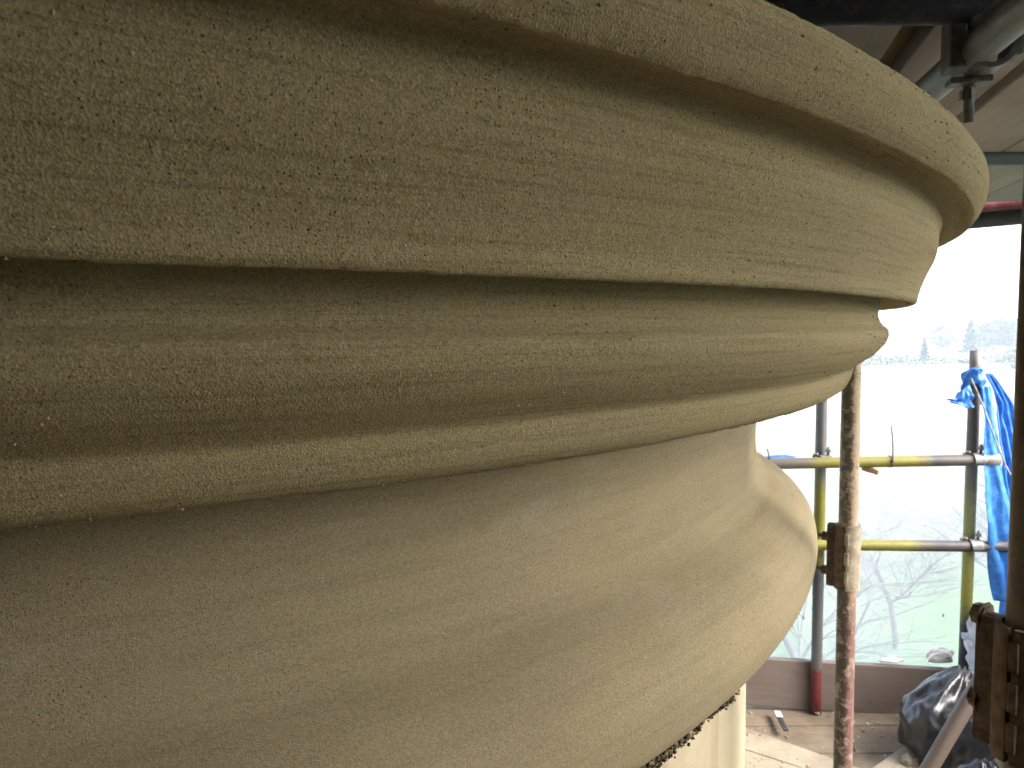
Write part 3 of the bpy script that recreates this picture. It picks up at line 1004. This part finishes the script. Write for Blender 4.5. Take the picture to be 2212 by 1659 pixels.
# wrap around the tube
V, F = [], []
rows, cols = 16, 36
for i in range(rows + 1):
    t = i / rows
    for j in range(cols):
        a = 2 * math.pi * j / cols
        rr = TR + 0.005 + 0.016 * (0.5 + 0.5 * math.sin(a * 3 + t * 9)) + 0.008 * vnoise(np.array([a * 3]), np.array([t * 9]))[0]
        z = -0.215 - 0.10 * t - 0.05 * math.sin(a + 0.4) * (0.6 + 0.6 * t)
        V.append((RPX + rr * math.cos(a), 3.45 + rr * math.sin(a), z))
for i in range(rows):
    for j in range(cols):
        k = (j + 1) % cols
        F.append((i * cols + j, i * cols + k, (i + 1) * cols + k, (i + 1) * cols + j))
o = link('wrap', mesh_from('wrap', V, F, True), MAT['tarp'])
md = o.modifiers.new('thick', 'SOLIDIFY'); md.thickness = 0.0012
rel(o, tarp)
Lt = [at_y(x, y, 3.40) for x, y in ((2100, 830), (2084, 838), (2072, 850), (2062, 863), (2046, 860))]
Rt = [at_y(x, y, 3.39) for x, y in ((2104, 880), (2092, 881), (2076, 878), (2062, 872), (2048, 868))]
rel(cloth('loose_tail', Lt, Rt, 18, 8, MAT['tarp'], 0.012, 3, 4, crumple=0.015), tarp)
bm = bmesh.new()
cp_ = [at_y(x, y, 3.345) for x, y in ((2098, 818), (2112, 850), (2128, 888), (2150, 950), (2172, 1005), (2190, 1040))]
for a, b in zip(cp_, cp_[1:]): bm_cyl(bm, a, b, 0.0035, seg=8)
rel(link('tie_cord', mesh_bm('tie_cord', bm, True), MAT['rope']), tarp)

# milky plastic sheet caught on the toe board
Lw = [at_y(x, y, 3.40) for x, y in ((2113, 1308), (2098, 1335), (2078, 1368), (2076, 1382), (2082, 1420), (2090, 1452), (2100, 1490))]
Rw = [at_y(x, y, 3.37) for x, y in ((2124, 1312), (2136, 1340), (2142, 1370), (2144, 1390), (2146, 1420), (2146, 1452), (2146, 1490))]
o = cloth('plastic_sheet', Lw, Rw, 34, 14, MAT['white_bag'], 0.02, 4, 6, crumple=0.035)
tag(o, 'crumpled milky white plastic sheet hanging beside the short standard', 'plastic sheet')

def bag(name, loc, size, seed, label):
    bm = bmesh.new()
    bmesh.ops.create_icosphere(bm, subdivisions=5, radius=1.0)
    rs = random.Random(seed)
    dirs = [Vector((rs.gauss(0, 1), rs.gauss(0, 1), rs.gauss(0, 1))).normalized() for _ in range(9)]
    for v in bm.verts:
        n = v.co.normalized()
        k = 1.0
        for i, dd_ in enumerate(dirs):
            k += 0.10 * max(0.0, n.dot(dd_)) ** 4 - 0.028 * abs(math.sin(4 * n.dot(dd_) + i))
        a = math.atan2(n.y, n.x)
        top = max(0.0, n.z)
        k += 0.05 * math.sin(a * 9 + 3 * math.sin(n.z * 4)) * top
        k += (vnoise(np.array([a * 6 + seed]), np.array([n.z * 4]))[0] - 0.5) * 0.10
        k += (vnoise(np.array([a * 15 + n.z * 8 + seed]), np.array([n.z * 9 - a * 5]))[0] - 0.5) * 0.03
        p = n * k
        if p.z > 0.5: p.z += (p.z - 0.5) * 0.6; p.x *= 1 - 0.35 * (p.z - 0.5); p.y *= 1 - 0.35 * (p.z - 0.5)
        p.z = max(p.z, -0.62)
        v.co = Vector((p.x * size[0], p.y * size[1], (p.z + 0.62) * size[2]))
    o = link(name, mesh_bm(name, bm, True), MAT['black_plastic'])
    o.location = loc
    tag(o, label, 'bag', 'black plastic bags')
    return o
b1 = bag('rubbish_bag', (1.72, 3.10, FZ + 0.022), (0.225, 0.17, 0.195), 3, 'large shiny black rubbish bag slumped against the toe board')
b1.rotation_euler = (0, math.radians(16), 0.3)
b2 = bag('rubbish_bag', (1.66, 2.70, FZ + 0.024), (0.15, 0.13, 0.10), 8, 'small black bag behind the leaning tube at the lower right corner')
# milky scrap at the frame's foot, pale crumb of rubble beside the bag
# scraps
def strip(name, a, b, w, t, mat, label, cat):
    a, b = Vector(a), Vector(b)
    d = b - a
    bm = bmesh.new()
    bm_box(bm, (0, 0, 0), (d.length, w, t), bevel=min(w, t) * 0.25)
    o = link(name, mesh_bm(name, bm), mat)
    o.location = (a + b) / 2
    o.rotation_euler = (0, -math.asin(d.z / d.length), math.atan2(d.y, d.x))
    tag(o, label, cat)
    return o
strip('rubber_strap', at_z(1683, 1549, FZ + 0.03), at_z(1698, 1578, FZ + 0.03), 0.022, 0.008, MAT['cable_tie'], 'short black strap lying on the platform near the toe board', 'strap')
strip('gap_light_patch', at_z(1679, 1536, FZ + 0.03), at_z(1685, 1549, FZ + 0.034), 0.026, 0.004, MAT['scrap_gap_white'], 'white patch standing for light through a floor gap by the black strap', 'scrap')  # white piece stands in for light coming through a gap in the floor
strip('twig', at_z(1833, 1596, FZ + 0.03), at_z(1846, 1622, FZ + 0.03), 0.008, 0.008, MAT['cable_tie'], 'thin dark twig lying behind the tan standard', 'twig')
def crumple_scrap(name, loc, size, seed, mat, label):
    rs = random.Random(seed)
    bm = bmesh.new()
    bmesh.ops.create_icosphere(bm, subdivisions=3, radius=1.0)
    for v in bm.verts:
        n = v.co.normalized()
        k = 0.75 + 0.5 * vnoise(np.array([n.x * 3 + seed]), np.array([n.y * 3 + n.z * 2]))[0] + rs.uniform(-0.05, 0.05)
        v.co = Vector((n.x * k * size[0], n.y * k * size[1], (max(n.z * k, -0.5) + 0.5) * size[2]))
    o = link(name, mesh_bm(name, bm), mat)
    o.location = loc
    return tag(o, label, 'scrap')
crumple_scrap('plastic_scrap', at_y(2030, 1428, 3.52), (0.062, 0.028, 0.040), 3, MAT['scrap_gap_white'], 'crumpled white plastic scrap lying on the toe board at right')
crumple_scrap('plastic_scrap', at_y(1925, 1429, 3.53), (0.055, 0.02, 0.012), 5, MAT['scrap_gap_white'], 'flat white scrap on the toe board behind the tan standard')
o = crumple_scrap('rubble_lump', at_z(1962, 1648, FZ + 0.022), (0.034, 0.03, 0.022), 9, MAT['mortar'], 'pale lump of rubble on the platform beside the leaning tube')
o['category'] = 'rubble'
# cable ties on the upper rail
def cable_tie(px, ytop, label):
    c = rail_pt(ra, rb, at_y(px, 1000, 3.43).x)
    root = empty('cable_tie', c)
    bm = bmesh.new()
    band(bm, 'x', TR + 0.0004, 0.006, 0.002, 0, 358, 24)
    link('loop', mesh_bm('loop', bm), MAT['cable_tie'], root)
    bm = bmesh.new()
    bm_box(bm, (0, -TR - 0.004, 0.006), (0.009, 0.008, 0.008), bevel=0.001)
    link('head', mesh_bm('head', bm), MAT['cable_tie'], root)
    bm = bmesh.new()
    h = (1000 - ytop) / FPX * 3.43
    pts_ = [(0, -TR - 0.004, 0.004), (-0.002, -TR - 0.007, h * 0.4), (-0.006, -TR - 0.006, h * 0.75), (-0.011, -TR - 0.004, h)]
    for a, b in zip(pts_, pts_[1:]): bm_cyl(bm, a, b, 0.0028, 0.0024, 8)
    link('tail', mesh_bm('tail', bm), MAT['cable_tie'], root)
    tag(root, label, 'cable tie', 'cable ties on the upper rail')
cable_tie(1919, 920, 'black cable tie with upright tail on the yellow part of the upper rail')
cable_tie(1660, 965, 'black cable tie on the upper rail next to the stone torus')
# splinter of timber under the rail
o = strip('wood_offcut', at_y(1862, 1010, 3.45), at_y(1898, 1021, 3.41), 0.02, 0.022, MAT['deck_brown'], 'small brown timber offcut wedged under the upper rail', 'offcut')
# strip of blue tarpaulin lying behind the rail
Lb = [at_y(x, y, 3.50) for x, y in ((1640, 988), (1668, 984), (1695, 982), (1722, 987))]
Rb = [at_y(x, y, 3.50) for x, y in ((1640, 1012), (1668, 1012), (1695, 1012), (1722, 1010))]
o = cloth('tarpaulin_strip', Lb, Rb, 10, 4, MAT['tarp'], 0.004, 2, 9, crumple=0.004)
tag(o, 'thin strip of blue tarpaulin showing above the upper rail', 'tarpaulin')

# clear polythene sheeting tied outside the rails, with flecks of dirt
Lp = [Vector((0.2, 3.60, z)) for z in (-0.60, -0.9, -1.2, -1.5, -1.8, -1.95)]
Rp = [Vector((3.2, 3.53, z)) for z in (-0.58, -0.9, -1.2, -1.5, -1.8, -1.95)]
film = cloth('clear_sheeting', Lp, Rp, 30, 60, MAT['film'], 0.006, 14, 12, sub=False, thick=0.0004, crumple=0.008)
tag(film, 'clear dirty polythene sheeting hung outside the guard rails', 'sheeting')
for px, py, s in ((2084, 1018, 6), (1736, 1335, 7), (2037, 1329, 7), (1871, 1156, 5), (1902, 1352, 5), (2018, 1232, 4), (1963, 1342, 4), (1845, 1045, 6), (1920, 1175, 4), (2045, 1260, 4), (1905, 1420, 5), (1990, 1290, 3), (1700, 1270, 4)):
    bm = bmesh.new()
    bmesh.ops.create_icosphere(bm, subdivisions=1, radius=s * 0.0011)
    for v in bm.verts: v.co = Vector((v.co.x * random.uniform(0.5, 0.8), v.co.y * 0.4, v.co.z * random.uniform(0.8, 1.4)))
    f = link('dirt_fleck', mesh_bm('dirt_fleck', bm), MAT['crust'])
    f.location = at_y(px, py, 3.553)
    f.parent = film

# ------------------------------------------------------------------ trees
def bare_tree(base, h, seed, label, spread=0.55):
    rs = random.Random(seed)
    root = empty('bare_tree', base)
    tag(root, label, 'tree', 'bare trees below the scaffold')
    bt, bb = bmesh.new(), bmesh.new()
    def grow(bm, p, d, L, r, lev):
        n = 4
        for i in range(n):
            d2 = (d + Vector((rs.gauss(0, .16), rs.gauss(0, .16), rs.gauss(0, .1)))).normalized()
            q = p + d2 * (L / n)
            r2 = r * 0.86
            bm_cyl(bm, p, q, r, r2, 6 if lev < 2 else 4, cap=False)
            p, d, r = q, d2, r2
            if lev < 5 and (i > 0 or lev > 0):
                for _ in range(2 if lev < 3 else 1):
                    az = rs.uniform(0, 6.283)
                    side = Vector((math.cos(az), math.sin(az), rs.uniform(-0.15, 0.5)))
                    grow(bb, p, (d * 0.75 + side * spread * 1.5).normalized(), L * rs.uniform(0.5, 0.72), r * 0.55, lev + 1)
    grow(bt, Vector((0, 0, -0.2)), Vector((0.05, 0, 1)), h * 0.5, h * 0.015, 0)
    link('trunk', mesh_bm('trunk', bt, True), MAT['bark'], root)
    link('crown', mesh_bm('crown', bb, True), MAT['bark'], root)
    return root
def gpt(x, y): return (x, y, HZ(x, y))
bare_tree(gpt(6.9, 16.0), 7.6, 5, 'bare branching tree seen between the guard rails')
bare_tree(gpt(12.5, 19.0), 7.2, 21, 'bare tree further right behind the tarpaulin standard')
bare_tree(gpt(10.9, 22.0), 7.0, 33, 'smaller bare tree between the other two, further off')

def leafy(base, h, w, seed, label, conifer, name):
    rs = random.Random(seed)
    root = empty(name, base)
    tag(root, label, 'tree', 'trees on the far hillside')
    bm = bmesh.new()
    bm_cyl(bm, (0, 0, -0.3), (0, 0, h * 0.8), h * 0.025, h * 0.008, 6)
    link('trunk', mesh_bm('trunk', bm, True), MAT['bark'], root)
    V, F = [], []
    for i in range(900):
        t = rs.random()
        if conifer:
            z = h * (0.08 + 0.92 * t); rad = w * (1 - t) ** 0.8 * (0.75 + 0.25 * math.sin(t * 40))
        else:
            z = h * (0.18 + 0.82 * t); rad = w * math.sqrt(max(0.02, 1 - (2 * t - 0.95) ** 2))
        a = rs.uniform(0, 6.283)
        rr = rad * math.sqrt(rs.random())
        p = Vector((rr * math.cos(a), rr * math.sin(a), z))
        s = h * rs.uniform(0.02, 0.05)
        q = Vector((rs.gauss(0, 1), rs.gauss(0, 1), rs.gauss(0, 1))).normalized()
        q2 = q.orthogonal().normalized() * s
        q3 = q.cross(q2).normalized() * s
        o = len(V)
        V += [p - q2, p + q3, p + q2, p - q3 * 0.6]
        F.append((o, o + 1, o + 2, o + 3))
    link('crown', mesh_from('crown', V, F), MAT['leaf_dark'] if conifer else MAT['leaf_mid'], root)
def far_pt(px, Y):
    x = (px - PW / 2) / FPX * Y
    return gpt(x, Y)
leafy(far_pt(1997, 190), 6.0, 1.6, 1, 'lone narrow conifer standing in the hedge beyond the pale field', True, 'conifer_tree')
leafy(far_pt(2096, 215), 9.5, 3.2, 2, 'dark conifer just behind the top of the short standard', True, 'conifer_tree')
leafy(far_pt(2036, 235), 7.5, 3.6, 3, 'broad bare tree between the lone conifer and the short standard', False, 'field_tree')
for i, px in enumerate((2128, 2146, 2164, 2182, 2200)):
    leafy(far_pt(px, 225 + 9 * (i % 3)), 8.0 + (i * 37 % 5) * 0.5, 4.0, 10 + i, ['leftmost', 'second', 'third', 'fourth', 'rightmost'][i] + ' tree from the left in the wood on the far right', False, 'field_tree')
for i, px in enumerate((1905, 1940, 1965, 2070)):
    leafy(far_pt(px, 300 + 30 * (i % 2)), 7.0, 4.5, 30 + i, ['faint round tree next to the stone bead', 'second faint tree right of the stone bead', 'third faint tree right of the stone bead', 'faint hillside tree left of the short standard'][i], False, 'field_tree')
leafy(far_pt(2196, 150), 4.5, 3.2, 50, 'bushy tree at the right edge of the pale field beside the tarpaulin', False, 'field_tree')

def hedge(px0, px1, Y, h, seed, label):
    rs = random.Random(seed)
    V, F = [], []
    a, b = Vector(far_pt(px0, Y)), Vector(far_pt(px1, Y + 6))
    for i in range(2600):
        t = rs.random()
        p = a.lerp(b, t)
        p.z = HZ(p.x, p.y) + h * rs.random() * (0.6 + 0.6 * vnoise(np.array([t * 30.0]), np.array([seed * 1.7]))[0])
        p += Vector((rs.gauss(0, .4), rs.gauss(0, .5), 0))
        s = rs.uniform(0.1, 0.32)
        q = Vector((rs.gauss(0, 1), rs.gauss(0, 1), rs.gauss(0, 1))).normalized()
        q2 = q.orthogonal().normalized() * s
        q3 = q.cross(q2).normalized() * s
        o = len(V)
        V += [p - q2, p + q3, p + q2, p - q3]
        F.append((o, o + 1, o + 2, o + 3))
    o = link('hedge', mesh_from('hedge', V, F), MAT['leaf_mid'])
    tag(o, label, 'hedge', 'hedges between the fields')
hedge(1560, 2260, 176, 2.2, 4, 'hedge along the far side of the pale field')
hedge(1560, 2260, 262, 2.6, 6, 'upper hedge across the far hillside')

# ------------------------------------------------------------------ haze
bm = bmesh.new()
bm_box(bm, (0, 0, 10.0), (3300, 3300, 46))
hz_o = link('haze', mesh_bm('haze', bm))
hm = bpy.data.materials.new('haze_air')
hm.use_nodes = True
ht = hm.node_tree
ht.nodes.clear()
ho = ht.nodes.new('ShaderNodeOutputMaterial')
hv = ht.nodes.new('ShaderNodeVolumePrincipled')
hv.inputs['Color'].default_value = (0.76, 0.88, 1.0, 1)
hv.inputs['Density'].default_value = 0.0013
hv.inputs['Anisotropy'].default_value = 0.2
ht.links.new(hv.outputs[0], ho.inputs['Volume'])
hz_o.data.materials.append(hm)
tag(hz_o, 'pale daylight haze over the fields', kind='stuff')
